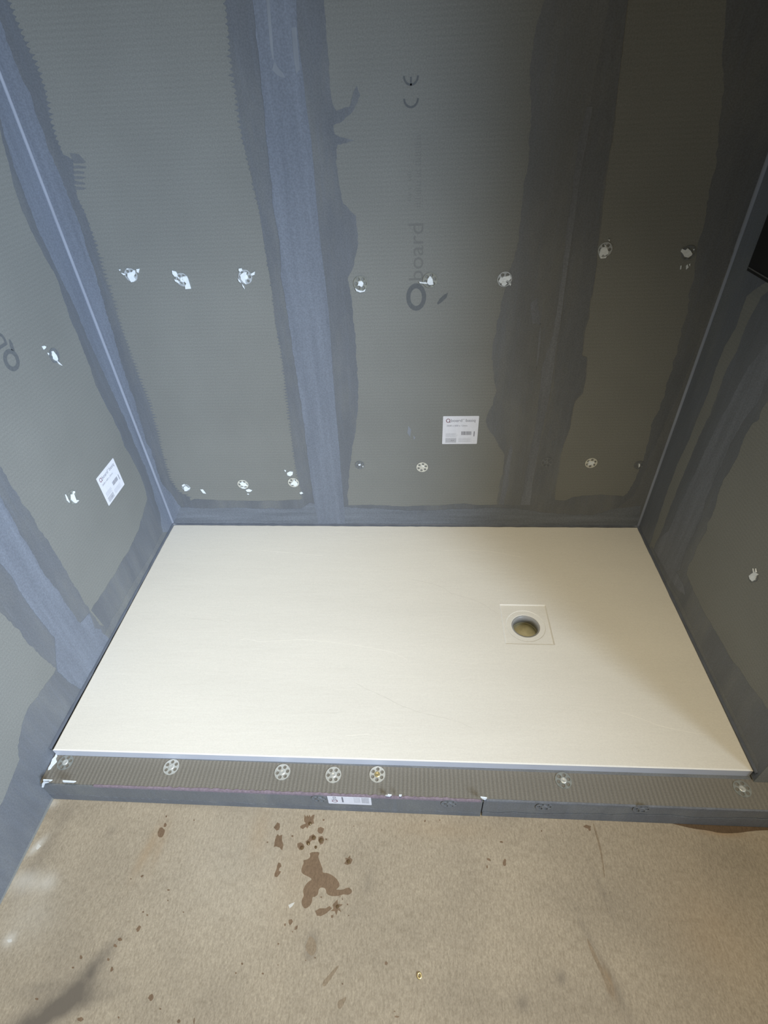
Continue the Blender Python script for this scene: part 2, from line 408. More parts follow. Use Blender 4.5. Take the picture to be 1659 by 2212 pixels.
plate('scuff_mark', BACK, [[R_(bx((1104,960),(1107,975),(1103,1000),(1098,1040),(1088,1090),(1079,1088),(1086,1040),(1093,1000)), .001, .006, 13)],
      [R_(bx((1145,655),(1160,645),(1168,700),(1150,700)), .002, .006, 14)],
      [R_(bx((1165,720),(1172,640),(1165,760),(1158,800)), .001, .006, 15)]], .0004, .0006, M['tape_dull'], wall_back)

# --- back wall, right corner
el = bx((1570,0),(1562,150),(1558,250),(1547,340),(1533,420),(1520,480),(1508,540),(1498,590),(1490,650),(1475,710),(1465,760),(1452,800),(1440,840),(1425,880),(1412,910),(1402,950),(1390,990),(1380,1020),(1368,1045),(1356,1066),(1345,1075))
out = [(el[0][0], TOP)] + R_(el, .0025, .007, 16) + [(el[-1][0], zt), (1.6, zt), (1.6, TOP)]
strip('brushed_sealer', BACK, out, .0004, M['coat'], wall_back, 'dark brushed sealer by the right corner')
strip('corner_tape', BACK, R_(bx((1655,380),(1600,500),(1560,600),(1510,730),(1475,830),(1420,950),(1370,1070),(1330,1100),(1290,1110),(1290,1134)), .0015, .008, 17) + [(1.6, zt), (1.6, 1.2)], .0008, M['coat_thin'], wall_back)

# --- back wall, band along the tray
e = bx((372,1085),(400,1086),(420,1078),(480,1081),(560,1082),(650,1080),(690,1088),(745,1092),(800,1091),(860,1094),(930,1092),(1000,1088),(1040,1092),(1080,1090),(1140,1092),(1195,1080),(1220,1082),(1235,1075),(1260,1071),(1300,1068),(1345,1072),(1385,1078))
out = [(0.0, zt)] + R_(e, .0010, .006, 18) + [(1.6, zt)]
strip('brushed_sealer', BACK, out, .00045, M['coat'], wall_back, 'dark brushed sealer along the back edge of the tray')
e = bx((390,1096),(450,1097),(560,1098),(650,1098),(668,1085),(690,1087),(745,1096),(800,1098),(890,1103),(980,1100),(1060,1096),(1120,1098),(1200,1110),(1280,1112),(1330,1098),(1384,1092))
out = [(0.0, zt)] + R_(e, .0016, .006, 19) + [(1.6, zt)]
strip('sealing_tape', BACK, out, .00085, M['tape_h'], wall_back, 'grey tape along the foot of the back wall')

# --- left wall, corner
e = lx((-30,150),(0,282),(20,360),(40,430),(60,480),(80,520),(100,560),(115,585),(130,625),(150,685),(165,720),(178,750),(195,790),(210,835),(238,890),(255,925),(270,965),(290,1000),(303,1030),(312,1050))
lo = lx((312,1050),(318,1075),(310,1110),(297,1150),(278,1190),(262,1215),(240,1250),(218,1285),(197,1318))
out = [(0.0, zt), (0.0, TOP), (e[0][0], TOP)] + R_(e, .0020, .007, 20) + R_(lo, .0020, .007, 21) + [(uv(LEFT, 225, 1345)[0], zt)]
strip('brushed_sealer', LEFT, out, .0003, M['coat'], wall_left, 'dark brushed sealer in the left corner and along the tray')
e = lx((-10,200),(10,300),(40,390),(75,480),(105,545),(140,620),(170,680),(195,745),(220,800),(250,860),(272,910),(292,960),(312,1005),(326,1045),(335,1080),(345,1110),(352,1150),(365,1150))
out = [(0.0, zt), (0.0, TOP), (e[0][0], TOP)] + R_(e, .0018, .006, 22) + [(e[-1][0], zt)]
strip('corner_tape', LEFT, out, .0007, M['tape'], wall_left, 'pale blue grey corner tape on the left wall')
strip('sealing_tape', LEFT, [(uv(LEFT, 365, 1150)[0], zt)] + R_(lx((365,1150),(352,1148),(330,1190),(300,1240),(270,1290),(240,1340),(215,1385)), .0018, .006, 23) + [(uv(LEFT, 240, 1380)[0], zt)], .0006, M['coat_thin'], wall_left)
# --- left wall, second seam
er = lx((-60,890),(0,1008),(25,1050),(50,1090),(75,1128),(100,1165),(125,1205),(150,1245),(172,1285),(195,1320),(215,1350))
el = lx((42,1640),(40,1610),(48,1560),(62,1530),(85,1498),(100,1475),(120,1446),(90,1420),(60,1390),(30,1352),(0,1322),(-60,1240))
out = R_(er, .0022, .006, 24) + [(uv(LEFT, 250, 1360)[0], zt), (uv(LEFT, 112, 1620)[0] , zt), (uv(LEFT, 112, 1620)[0] - .0, .01), (-1.6, .001), (-1.6, .22), (-.95, .16)] + R_(el, .0022, .006, 25)
strip('brushed_sealer', LEFT, out, .00032, M['coat'], wall_left, 'dark brushed sealer around the seam and the curb end')
er = lx((-60,985),(0,1075),(25,1120),(50,1163),(75,1205),(97,1242),(115,1265),(135,1290),(150,1318),(172,1345),(180,1340),(192,1325),(198,1335),(205,1355),(218,1357),(222,1368),(235,1380))
el = lx((175,1488),(150,1475),(125,1450),(122,1430),(118,1380),(100,1355),(75,1325),(50,1290),(25,1250),(0,1216),(-60,1140))
out = R_(er, .0015, .006, 26) + [(uv(LEFT, 240, 1385)[0], zt), (uv(LEFT, 180, 1495)[0], zt)] + R_(el, .0015, .006, 27)
strip('sealing_tape', LEFT, out, .0009, M['tape'], wall_left, 'wide pale tape running down the left wall to the tray')

# --- right wall
er = rx_((1720,560),(1612,640),(1590,705),(1565,750),(1546,795),(1532,845),(1510,895),(1490,945),(1465,1000),(1448,1045),(1435,1080),(1423,1118),(1412,1150),(1408,1165))
out = [(0.0, zt), (0.0, TOP), (er[0][0], TOP)] + R_(er, .0012, .006, 28) + [(er[-1][0], zt)]
strip('brushed_sealer', RIGHT, out, .0003, M['coat'], wall_right, 'dark brushed sealer in the right corner')
el = rx_((1760,560),(1645,640),(1612,705),(1590,760),(1572,795),(1553,845),(1535,895),(1508,945),(1488,1000),(1468,1045),(1455,1080),(1443,1110),(1428,1150),(1420,1165))
er = rx_((1700,780),(1657,868),(1645,890),(1640,905),(1626,915),(1606,950),(1598,975),(1580,1010),(1562,1040),(1550,1075),(1545,1100),(1528,1130),(1527,1145),(1510,1175),(1496,1205),(1485,1225),(1483,1240),(1500,1280),(1515,1310),(1532,1340),(1548,1370),(1570,1410),(1600,1450),(1625,1490),(1645,1512),(1659,1532),(1700,1590))
out = [(el[-1][0], zt)] + list(reversed(R_(el, .0015, .006, 29))) + [(el[0][0], TOP), (er[0][0], TOP)] + R_(er, .0018, .006, 30) + [(-.817, .17), (-.817, zt - .02)]
strip('brushed_sealer', RIGHT, out, .0004, M['coat'], wall_right, 'dark brushed sealer around the right wall seam and tray edge')
el = rx_((1720,640),(1659,740),(1620,790),(1590,845),(1560,900),(1535,950),(1512,1000),(1490,1045),(1475,1080),(1458,1115),(1445,1145),(1425,1165),(1415,1190))
er = rx_((1760,760),(1659,815),(1635,870),(1600,920),(1575,965),(1555,1010),(1538,1050),(1525,1080),(1515,1120),(1495,1160),(1478,1200),(1470,1230),(1462,1235),(1475,1260),(1480,1285),(1465,1275),(1448,1250))
out = list(reversed(R_(el, .0015, .006, 31))) + R_(er, .0015, .006, 32)
strip('sealing_tape', RIGHT, out, .0009, M['tape_dull'], wall_right, 'pale grey tape over the right wall seam')
e = rx_((1408,1180),(1440,1250),(1470,1300),(1500,1370),(1540,1450),(1590,1550),(1640,1650))
strip('sealing_tape', RIGHT, [(uv(RIGHT, 1408, 1180)[0], zt)] + R_(e, .001, .007, 33) + [(-.812, zt)], .0007, M['coat_thin'], wall_right)

# tape folds in the two room corners: slim coves with a painted highlight
def cove(name, cx, sgn, r, z0, z1, mat, parent):
    V, Fc = [], []; n = 6
    for z in (z0, z1):
        for k in range(n + 1):
            a = math.pi / 2 * k / n
            V.append((cx + sgn * (r - r * math.sin(a)), -(r - r * math.cos(a)) - .0002, z))
        V.append((cx, 0, z))
    m_ = n + 2
    for k in range(n + 1): Fc.append((k, k + 1, m_ + k + 1, m_ + k))
    return mesh_obj(name, V, Fc, mat, parent, True)
cove('tape_fold', 0.0, 1, .008, ZT, 1.7, M['fold'], wall_left)
cove('tape_fold', 1.6, -1, .008, ZT, 1.7, M['fold'], wall_right)

# ------------------------------------------------------------------ writing printed on the boards
def text_geo(s, size, extrude=0.0):
    cu = bpy.data.curves.new('t', 'FONT'); cu.body = s; cu.size = size; cu.resolution_u = 3
    o = bpy.data.objects.new('t', cu); C.objects.link(o)
    dg = bpy.context.evaluated_depsgraph_get(); me = o.evaluated_get(dg).to_mesh()
    V = [tuple(v.co) for v in me.vertices]; Fc = [tuple(p.vertices) for p in me.polygons]
    bpy.data.objects.remove(o); return V, Fc
def place2d(V2, Fc, pl, origin, ax_r, ax_u, h, V, F2):
    """text vertices -> wall; ax_r / ax_u are reading / letter-up directions in wall coordinates"""
    n = len(V)
    for v in V2:
        a = origin[0] + ax_r[0] * v[0] + ax_u[0] * v[1]; b = origin[1] + ax_r[1] * v[0] + ax_u[1] * v[1]
        V.append(P3(pl, a, b, h))
    F2 += [tuple(n + i for i in f) for f in Fc]
def ring(cx, cy, rx, ry, tx, ty, n=40):
    V = []; Fc = []
    for k in range(n):
        a = 2 * math.pi * k / n
        V.append((cx + rx * math.cos(a), cy + ry * math.sin(a))); V.append((cx + (rx - tx) * math.cos(a), cy + (ry - ty) * math.sin(a)))
    for k in range(n):
        a, b = 2 * k, 2 * ((k + 1) % n); Fc.append((a, b, b + 1, a + 1))
    return V, Fc
def lettering(name, pl, items, ax_r, ax_u, h, mat, parent):
    V, Fc = [], []
    for kind, arg, org in items:
        g = text_geo(*arg) if kind == 't' else ring(*arg)
        place2d(g[0], g[1], pl, org, ax_r, ax_u, h, V, Fc)
    return mesh_obj(name, V, Fc, mat, parent)

qc = uv(BACK, 899, 642); up_r, up_u = (0, 1), (-1, 0)
qw = abs(uv(BACK, 921, 642)[0] - uv(BACK, 878, 642)[0]) / 2; qh = abs(uv(BACK, 899, 613)[1] - uv(BACK, 899, 672)[1]) / 2
lettering('printed_logo', BACK, [('r', (0, 0, qh, qw, qh * .36, qw * .42), qc)], up_r, up_u, .0002, M['print'], wall_back)
bz = uv(BACK, 917, 608); dz = uv(BACK, 917, 482)
V2, F2_ = text_geo('board', 0.062); wtx = max(v[0] for v in V2); sc = (dz[1] - bz[1]) / wtx
V, Fc = [], []; place2d([(v[0] * sc, v[1] * .82) for v in V2], F2_, BACK, (uv(BACK, 914, 560)[0], bz[1]), up_r, up_u, .0002, V, Fc)
mesh_obj('printed_lettering', V, Fc, M['print_faint'], wall_back)['label'] = 'faint printed word reading upwards above the round logo'
# CE mark
c0 = uv(BACK, 888, 234); c1 = uv(BACK, 888, 152); rr = abs(uv(BACK, 905, 200)[0] - uv(BACK, 871, 200)[0]) / 2
V, Fc = [], []
def arc_c(cx, cy, r, tck):
    W_, G = [], []
    n = 20
    for k in range(n + 1):
        a = math.radians(90 + 180 * k / n); W_ += [(cx + r * math.cos(a), cy + r * math.sin(a)), (cx + (r - tck) * math.cos(a), cy + (r - tck) * math.sin(a))]
    for k in range(n): G.append((2*k, 2*k+2, 2*k+3, 2*k+1))
    return W_, G
for zc in (c0[1] + rr, c0[1] + rr * 3.25):
    g = arc_c(0, 0, rr, rr * .24); place2d(g[0], g[1], BACK, (c0[0], zc), up_r, up_u, .0002, V, Fc)
g = ([(-rr * .95, -rr * .11), (-rr * .1, -rr * .11), (-rr * .1, rr * .11), (-rr * .95, rr * .11)], [(0, 1, 2, 3)])
place2d(g[0], g[1], BACK, (c0[0], c0[1] + rr * 3.25), up_r, up_u, .0002, V, Fc)
mesh_obj('printed_mark', V, Fc, M['print'], wall_back)['label'] = 'dark printed CE mark turned on its side'
# illegible small print as broken strokes
def smallprint(pl, u, v0, v1, wpx, seed, sets):
    r = random.Random(seed); v = v0
    while v > v1:
        hgt = r.uniform(2.5, 5); 
        if r.random() < .8:
            sets.append([px(pl, (u - wpx/2, v), (u + wpx/2, v), (u + wpx/2, v - 1.3), (u - wpx/2 + r.choice((0, wpx*.4)), v - 1.3))])
            if r.random() < .7: sets.append([px(pl, (u + wpx/2 - 1.3, v - 1.3), (u + wpx/2, v - 1.3), (u + wpx/2, v - hgt), (u + wpx/2 - 1.3, v - hgt))])
        v -= hgt + 2.2
sets = []; smallprint(BACK, 903, 452, 278, 12, 1, sets); smallprint(BACK, 884, 440, 365, 8, 2, sets)
plate('small_print', BACK, sets, 0, .0002, M['print_faint'], wall_back)
plate('pencil_mark', BACK, [[bx((944,655),(950,645),(960,636),(968,632),(965,642),(955,652),(946,658))]], 0, .0002, M['print'], wall_back)

# left wall logo and lettering
ql = uv(LEFT, 25, 778)
hw = abs(uv(LEFT, 46, 778)[0] - uv(LEFT, 3, 778)[0]) * .40
hh = abs(uv(LEFT, 25, 748)[1] - uv(LEFT, 25, 808)[1]) * .50
lr, lu = (0, 1), (-1, 0)
lettering('printed_logo', LEFT, [('r', (0, 0, hh * 1.0, hw * 1.1, hh * .42, hw * .50), ql)], lr, lu, .0002, M['print'], wall_left)
plate('printed_logo_tail', LEFT, [[lx((19,733),(22,733),(27,742),(32,758),(24,756),(21,746))]], 0, .0002, M['print'], wall_left)
V2, F2_ = text_geo('board', 0.075)
V, Fc = [], []; place2d(V2, F2_, LEFT, (ql[0] + hw * .55, ql[1] + hh * 1.12), lr, lu, .0002, V, Fc)
mesh_obj('printed_lettering', V, Fc, M['print'], wall_left)

# ------------------------------------------------------------------ shower tray
TQ = [at(113, 1620, TRAY), at(1628, 1665, TRAY), at(1381, 1137, TRAY), at(380, 1134, TRAY)]   # front-left, front-right, back-right, back-left
def quad2(p): return (p.x, p.y)
outer = [quad2(p) for p in TQ]
outer = [(max(.0015, outer[0][0]), outer[0][1]), (min(1.5985, outer[1][0]), outer[1][1]), (1.5985, -.0015), (.0015, -.0015)]
rq = [at(1092, 1391, TRAY), at(1196, 1390, TRAY), at(1181, 1308, TRAY), at(1079, 1305, TRAY)]
dc = ((at(1104, 1350, TRAY) + at(1168, 1350, TRAY)) / 2); dcx, dcy = dc.x, dc.y; DR = .0385
RX0, RX1 = (rq[0].x + rq[3].x) / 2, (rq[1].x + rq[2].x) / 2; RY0, RY1 = rq[0].y, rq[3].y
tray = bpy.data.objects.new('shower_tray', None); C.objects.link(tray); tray.location = (0, 0, 0)
tag(tray, 'large cream slate-effect shower tray between the three grey walls', 'shower tray')
def tray_mesh():
    V, Fc = [], []
    TH = .025
    ring4 = lambda pts, z: [(a, b, z) for a, b in pts]
    def inset(pts, d):
        cx_ = sum(p[0] for p in pts) / 4; cy_ = sum(p[1] for p in pts) / 4
        return [(a + (d if a < cx_ else -d), b + (d if b < cy_ else -d)) for a, b in pts]
    ot = inset(outer, .0025)
    V += ring4(outer, ZT - TH) + ring4(outer, ZT - .002) + ring4(ot, ZT)          # 0-3, 4-7, 8-11
    sq = [(RX0, RY0), (RX1, RY0), (RX1, RY1), (RX0, RY1)]; si = inset(sq, .0025)
    V += ring4(sq, ZT) + ring4(si, ZT - .0028)                                     # 12-15, 16-19
    for i in range(4):
        j = (i + 1) % 4
        for a in (0, 4, 8, 12): Fc.append((a + i, a + j, a + 4 + j, a + 4 + i))
    # recess floor: square ring to circle, then down through the slab
    n = 48; base = len(V); cl = []
    for k in range(n):
        a = 2 * math.pi * k / n + math.pi / 4 * 5
        ca, sa = math.cos(a), math.sin(a); s = 1 / max(abs(ca), abs(sa))
        hx, hy = (si[1][0] - si[0][0]) / 2, (si[2][1] - si[1][1]) / 2
        mx, my = (si[0][0] + si[1][0]) / 2, (si[0][1] + si[2][1]) / 2
        V.append((mx + ca * s * hx, my + sa * s * hy, ZT - .0028)); cl.append((ca, sa))
    for r_, z in ((DR + .016, ZT - .0032), (DR + .014, ZT - .0042), (DR + .001, ZT - .0045), (DR, ZT - .0055), (DR, ZT - .026)):
        for ca, sa in cl: V.append((dcx + ca * r_, dcy + sa * r_, z))
    for q in range(5):
        for k in range(n):
            a = base + q * n + k; b_ = base + q * n + (k + 1) % n
            Fc.append((a, b_, b_ + n, a + n))
    me = bpy.data.meshes.new('tray_body'); me.from_pydata(V, [], Fc); me.update()
    import bmesh
    bm = bmesh.new(); bm.from_mesh(me); bmesh.ops.remove_doubles(bm, verts=bm.verts[:], dist=.00002); bmesh.ops.recalc_face_normals(bm, faces=bm.faces[:]); bm.to_mesh(me); bm.free()
    me.materials.append(M['tray']); me.materials.append(M['tray_edge'])
    for p in me.polygons:
        if abs(p.normal.z) < .3 and p.center.y < -.7: p.material_index = 1
    o = bpy.data.objects.new('tray_body', me); C.objects.link(o); o.parent = tray
tray_mesh()
def ribbon(pts, w, n_=1):
    L, Rr = [], []
    for i, p in enumerate(pts):
        a = Vector(pts[max(0, i - 1)]); b = Vector(pts[min(len(pts) - 1, i + 1)]); d = (b - a).normalized(); nn = Vector((-d.y, d.x))
        k = w * (0.25 if i in (0, len(pts) - 1) else 1.0)
        L.append((p[0] + nn.x * k, p[1] + nn.y * k)); Rr.append((p[0] - nn.x * k, p[1] - nn.y * k))
    return L + Rr[::-1]
def tr(*p): return px(TRAY, *p)
dark = [((885,1251),(930,1260),(958,1270),(975,1283),(1000,1290),(1030,1298),(1050,1310),(1065,1320),(1079,1329)), ((765,1474),(790,1488),(830,1505),(870,1526),(910,1540),(960,1550),(1000,1562),(1025,1575)),
        ((700,1541),(730,1540),(750,1536)), ((408,1336),(440,1338),(480,1341),(500,1347))]
lit = [((515,1383),(530,1379),(560,1386),(600,1384),(650,1382),(700,1385),(760,1392),(800,1400),(850,1410),(880,1424)), ((1340,1538),(1380,1550),(1420,1567),(1480,1581),(1535,1588)),
       ((960,1189),(1010,1188),(1060,1190),(1130,1205)), ((745,1590),(790,1587),(800,1586)), ((560,1188),(640,1196),(700,1200))]
for i, q in enumerate(dark): plate('slate_crease', TRAY, [[ribbon(R_(tr(*q), .0008, .008, i), .0006)]], .0, .00012, M['vein'], tray)
for i, q in enumerate(lit): plate('slate_crease', TRAY, [[ribbon(R_(tr(*q), .0008, .008, 50 + i), .0006)]], .0, .00012, M['vein_lit'], tray)
# drain outlet
def lathe(name, cx, cy, prof, mat, parent, n=48):
    V = [(cx + r * math.cos(2*math.pi*k/n), cy + r * math.sin(2*math.pi*k/n), z) for r, z in prof for k in range(n)]; Fc = []
    for q in range(len(prof) - 1):
        for k in range(n): Fc.append((q*n+k, q*n+(k+1) % n, (q+1)*n+(k+1) % n, (q+1)*n+k))
    return mesh_obj(name, V, Fc, mat, parent, True)
lathe('drain_ring', dcx, dcy, [(DR - .0005, ZT - .006), (DR - .0035, ZT - .006), (DR - .0035, ZT - .032), (DR - .0005, ZT - .032), (DR - .0005, ZT - .006)], M['cup'], tray)
dr = lathe('drain_cup', dcx, dcy, [(DR - .0035, ZT - .034), (DR - .0005, ZT - .034), (DR - .002, ZT - .058), (DR - .014, ZT - .072), (.0005, ZT - .073)], M['cup_floor'], tray)

# sealant bead round three sides
def bead():
    V, Fc = [], []; r = .0048; n = 6
    path = [(0, -.812), (0, 0), (1.6, 0), (1.6, -.812)]
    pts = []
    for i in range(3):
        a, b = Vector(path[i]), Vector(path[i + 1]); m_ = int((b - a).length / .02)
        nrm = [Vector((1, 0)), Vector((0, -1)), Vector((-1, 0))][i]
        for k in range(m_ + (i == 2)):
            p = a + (b - a) * (k / m_); nn = nrm
            if k == 0 and i > 0: nn = (nrm + [Vector((1, 0)), Vector((0, -1)), Vector((-1, 0))][i - 1])
            pts.append((p, nn))
    rr = random.Random(5)
    for p, nn in pts:
        q = r * rr.uniform(.82, 1.12)
        for k in range(n + 1):
            a = math.pi / 2 * k / n
            off = q * math.sin(a); hz = q * 1.6 * math.cos(a)
            V.append((p.x + nn.x * off, p.y + nn.y * off, ZT + hz))
        V.append((p.x, p.y, ZT))
    m_ = n + 2
    for i in range(len(pts) - 1):
        for k in range(n + 1):
            Fc.append((i*m_+k, i*m_+k+1, (i+1)*m_+k+1, (i+1)*m_+k))
    return mesh_obj('sealant_bead', V, Fc, M['sealant'], None, True)
tag(bead(), 'thin dark grey sealant bead round three sides of the cream tray', 'sealant')

# ------------------------------------------------------------------ curb in front of the tray
curb = bpy.data.objects.new('shower_curb', None); C.objects.link(curb); curb.location = (0, 0, 0)
tag(curb, 'low curb boxed in ribbed grey backer board in front of the tray', 'curb')
XE = 1.85
YB = min(outer[0][1], outer[1][1])
boxes('core', [(.002, XE, -.870, -.8225, 0, .068)], M['coat_thin'], curb)
boxes('raised_base', [(.002, 1.05, -.8225, -.002, .0, ZT - .0252), (1.27, 1.598, -.8225, -.002, 0, ZT - .0252), (1.05, 1.27, -.35, -.002, 0, ZT - .0252), (1.05, 1.27, -.8225, -.50, 0, ZT - .0252)], M['coat_thin'], floor)
boxes('top_board', [(.001, XE, -.8765, YB - .0004, .068, .0799)], M['board_curb'], curb)
seam = uv(CFRONT, 1041, 1740)[0]
boxes('front_board', [(.001, seam, -.8795, -.870, 0.0, .0765)], M['coat_thin'], curb)
boxes('front_board', [(seam + .003, XE, -.8775, -.870, 0.0, .0775)], M['coat_thin'], curb)
# torn pink foam showing along the arris
r = random.Random(3)
topl, botl = [], []
x = 0.13
while x < seam:
    k = 1.0 if .3 < x < .95 else .5
    topl.append((x, -.8768 + r.uniform(0, .0030) * k)); botl.append((x, -.8800)); x += .005
plate('foam_edge', CTOP, [[topl + botl[::-1]]], -.006, .0008, M['foam'], curb)
plate('foam_edge', CTOP, [[[(seam + .003, -.8745), (XE, -.8752), (XE, -.8785), (seam + .003, -.8785)]]], -.004, .0004, M['tape_dull'], curb)
# sealer brushed on the left and foot of the front
cf = lambda *p: px(CFRONT, *p)
strip('brushed_sealer', CFRONT, [(.001, .001), (.001, .03)] + R_([(.001, .03), (.2, .022), (.5, .020), (.8, .018), (seam, .016)], .002, .008, 41) + [(seam, .001)], .0012, M['coat'], curb)
strip('brushed_sealer', CFRONT, [(seam + .004, .001), (seam + .004, .02)] + R_([(seam + .01, .02), (1.3, .035), (1.5, .04), (XE, .05)], .003, .01, 42) + [(XE, .001)], -.0010, M['coat'], curb)

# ------------------------------------------------------------------ washers
def circ(cx, cy, r, n=24): return [(cx + r * math.cos(2*math.pi*k/n), cy + r * math.sin(2*math.pi*k/n)) for k in range(n)]
def washer_mesh():
    V, Fc = [], []
    n = 72; loops = [circ(0, 0, .018, 40), circ(0, 0, .0035, 16)] + [circ(.0118 * math.cos(math.radians(60*k)), .0118 * math.sin(math.radians(60*k)), .0040, 14) for k in range(6)]
    plate_geo(loops, 0.0, .0011, lambda a, b, h: (a, b, h), V, Fc)
    me = bpy.data.meshes.new('disc'); me.from_pydata([tuple(v) for v in V], [], Fc); me.update(); return me
def screw_mesh():
    V, Fc = [], []; n = 20
    prof = [(.0068, .0009), (.0062, .0019), (.0045, .0021), (.0018, .0012), (.0004, .0012)]
    for r_, z in prof:
        V += [(r_ * math.cos(2*math.pi*k/n), r_ * math.sin(2*math.pi*k/n), z) for k in range(n)]
    for q in range(len(prof) - 1):
        for k in range(n): Fc.append((q*n+k, q*n+(k+1) % n, (q+1)*n+(k+1) % n, (q+1)*n+k))
    me = bpy.data.meshes.new('screw_head'); me.from_pydata(V, [], Fc); me.update()
    for p in me.polygons: p.use_smooth = True
    return me
def with_mat(me, mat):
    m2 = me.copy(); m2.materials.clear(); m2.materials.append(mat); return m2
WM, SM = washer_mesh(), screw_mesh()
WSET = {k: (with_mat(WM, M[k]), with_mat(SM, M[s])) for k, s in (('steel', 'steel'), ('steel_film', 'steel'), ('steel_coated', 'steel_coated'), ('white_thin', 'white'))}
WSET['brass_screw'] = (WSET['steel'][0], with_mat(SM, M['brass']))
ORI = {BACK: (math.pi/2, 0, 0), CFRONT: (math.pi/2, 0, 0), LEFT: (0, math.pi/2, 0), RIGHT: (0, -math.pi/2, 0), CTOP: (0, 0, 0)}
def blob(cx, cy, rx, ry, ang, seed, n=18, jag=.35):
    r = random.Random(seed); out = []; a0 = math.radians(ang); k0 = r.uniform(.8, 1.2)
    for k in range(n):
        a = 2 * math.pi * k / n; q = 1 + r.uniform(-jag, jag)
        x_, y_ = rx * q * math.cos(a), ry * q * math.sin(a)
        out.append((cx + x_ * math.cos(a0) - y_ * math.sin(a0), cy + x_ * math.sin(a0) + y_ * math.cos(a0)))
    return out
def washer(pl, u, v, kind, label, group, smear=None, h=.0, spin=0, size=1.0):
    p = at(u, v, pl); a, b_ = p[pl[3][0]], p[pl[3][1]]
    o = bpy.data.objects.new('fixing_washer', None); C.objects.link(o)
    o.location = P3(pl, a, b_, h); tag(o, label, 'washer', group)
    rot = Euler(ORI[pl]).to_matrix().to_4x4() @ Matrix.Rotation(math.radians(spin), 4, 'Z') @ Matrix.Diagonal((size, size, 1, 1))
    for nm, me in zip(('disc', 'screw_head'), WSET[kind]):
        c_ = bpy.data.objects.new(nm, me); C.objects.link(c_); c_.parent = o; c_.matrix_local = rot
    if smear:                         # smear: list of photo outlines
        V, Fc = [], []
        for s in smear:
            plate_geo([[uv(pl, *q) for q in s]], h + .0004, h + .0026, lambda x_, y_, hh_: P3(pl, x_, y_, hh_) - o.location, V, Fc)
        mesh_obj('adhesive_smear', V, Fc, M['white'], o)
    return o
def star(u, v, rx, ry, ang, seed, jag=.4, n=14): return blob(u, v, rx, ry, ang, seed, n, jag)
GT = 'perforated washers along the top of the curb'; GF = 'sealed-over washers on the curb face'
GU = 'upper row of washers on the back wall'; GL = 'lower row of washers on the back wall'
washer(CTOP, 141, 1647, 'steel_film', 'dull washer on the curb top nearest the left wall', GT, spin=20)
washer(CTOP, 370, 1657, 'steel', 'steel washer on the curb top, second from the left wall', GT, spin=35)
washer(CTOP, 610, 1668, 'steel', 'steel washer on the curb, leftmost of the three close together', GT, spin=12)
washer(CTOP, 720, 1674, 'steel', 'steel washer on the curb, middle of the three, above the curb sticker', GT, spin=5)
washer(CTOP, 815, 1673, 'brass_screw', 'steel washer with brassy screw, rightmost of the three close together', GT, spin=28)
washer(CTOP, 1217, 1686, 'steel_film', 'pale filmed washer alone on the right half of the curb top', GT, spin=15)
washer(CTOP, 1603, 1704, 'steel_film', 'dull washer on the curb top by the tray front right corner', GT, spin=8)
washer(CFRONT, 690, 1724, 'steel_coated', 'grey coated washer on the curb face just left of the sticker', GF, h=.0005)
washer(CFRONT, 970, 1735, 'steel_coated', 'grey coated washer on the curb face just left of the board seam', GF, h=.0005)
washer(CFRONT, 1175, 1743, 'steel_coated', 'grey coated washer on the curb face just right of the board seam', GF, h=-.001)
washer(CFRONT, 1386, 1748, 'steel_coated', 'shiny-rimmed coated washer low on the right end of curb face', GF, h=-.001)
# upper row
washer(BACK, 283, 594, 'white_thin', 'adhesive-smeared washer nearest the left corner in the upper row', GU, [
    [(276,590),(280,588),(286,587),(288,583),(293,584),(292,592),(289,598),(294,603),(290,608),(284,609),(280,603),(276,596)], [(262,589),(267,590),(272,593),(268,594)], [(295,581),(302,580),(300,589),(296,587)], [(273,580),(278,579),(277,582)], [(257,582),(261,581),(260,585)]], size=.9, h=.0001)
washer(BACK, 394, 604, 'white_thin', 'washer with two white adhesive patches, second in the upper row', GU, [
    [(372,584),(380,586),(383,590),(384,597),(378,597),(373,591)], [(395,597),(404,596),(408,606),(411,616),(413,623),(401,624),(400,617),(403,612),(396,604)], [(377,603),(385,605),(388,611),(395,615),(386,611),(379,607)], [(384,597),(388,599),(387,603)]], size=.9, h=.0001)
washer(BACK, 530, 598, 'white_thin', 'washer with ragged white adhesive just left of the wide tape', GU, [
    [(519,594),(526,588),(533,587),(532,598),(530,606),(532,614),(526,609),(521,603)], [(516,580),(522,579),(524,584),(519,587),(516,584)], [(514,601),(519,606),(521,611),(516,607)], [(523,613),(527,618),(529,624),(525,619)], [(542,591),(551,586),(550,593),(544,595)]], size=.95, h=.0001)
washer(BACK, 779, 612, 'steel_film', 'part-covered washer just right of the wide pale tape', GU, [
    star(779, 613, 6, 6, 0, 3, .3), [(767,622),(774,626),(784,628),(790,623),(788,629),(778,631),(770,628)]], h=.0005)
washer(BACK, 929, 605, 'steel_film', 'washer smeared white beside the round printed logo', GU, [
    [(922,612),(924,602),(928,596),(931,597),(935,606),(936,614),(928,615)], [(905,608),(912,609),(920,609),(925,613),(916,612),(907,611)]], spin=15, h=.0005)
washer(BACK, 1090, 603, 'white_thin', 'flower-shaped white smeared washer by the centre right sealer', GU, [
    [(1081,598),(1086,600),(1086,607),(1082,612),(1077,607)], [(1092,597),(1102,594),(1104,601),(1099,606),(1093,603)], [(1084,609),(1091,607),(1096,612),(1089,617),(1083,615)], [(1099,612),(1104,612),(1102,617)]], h=.0005)
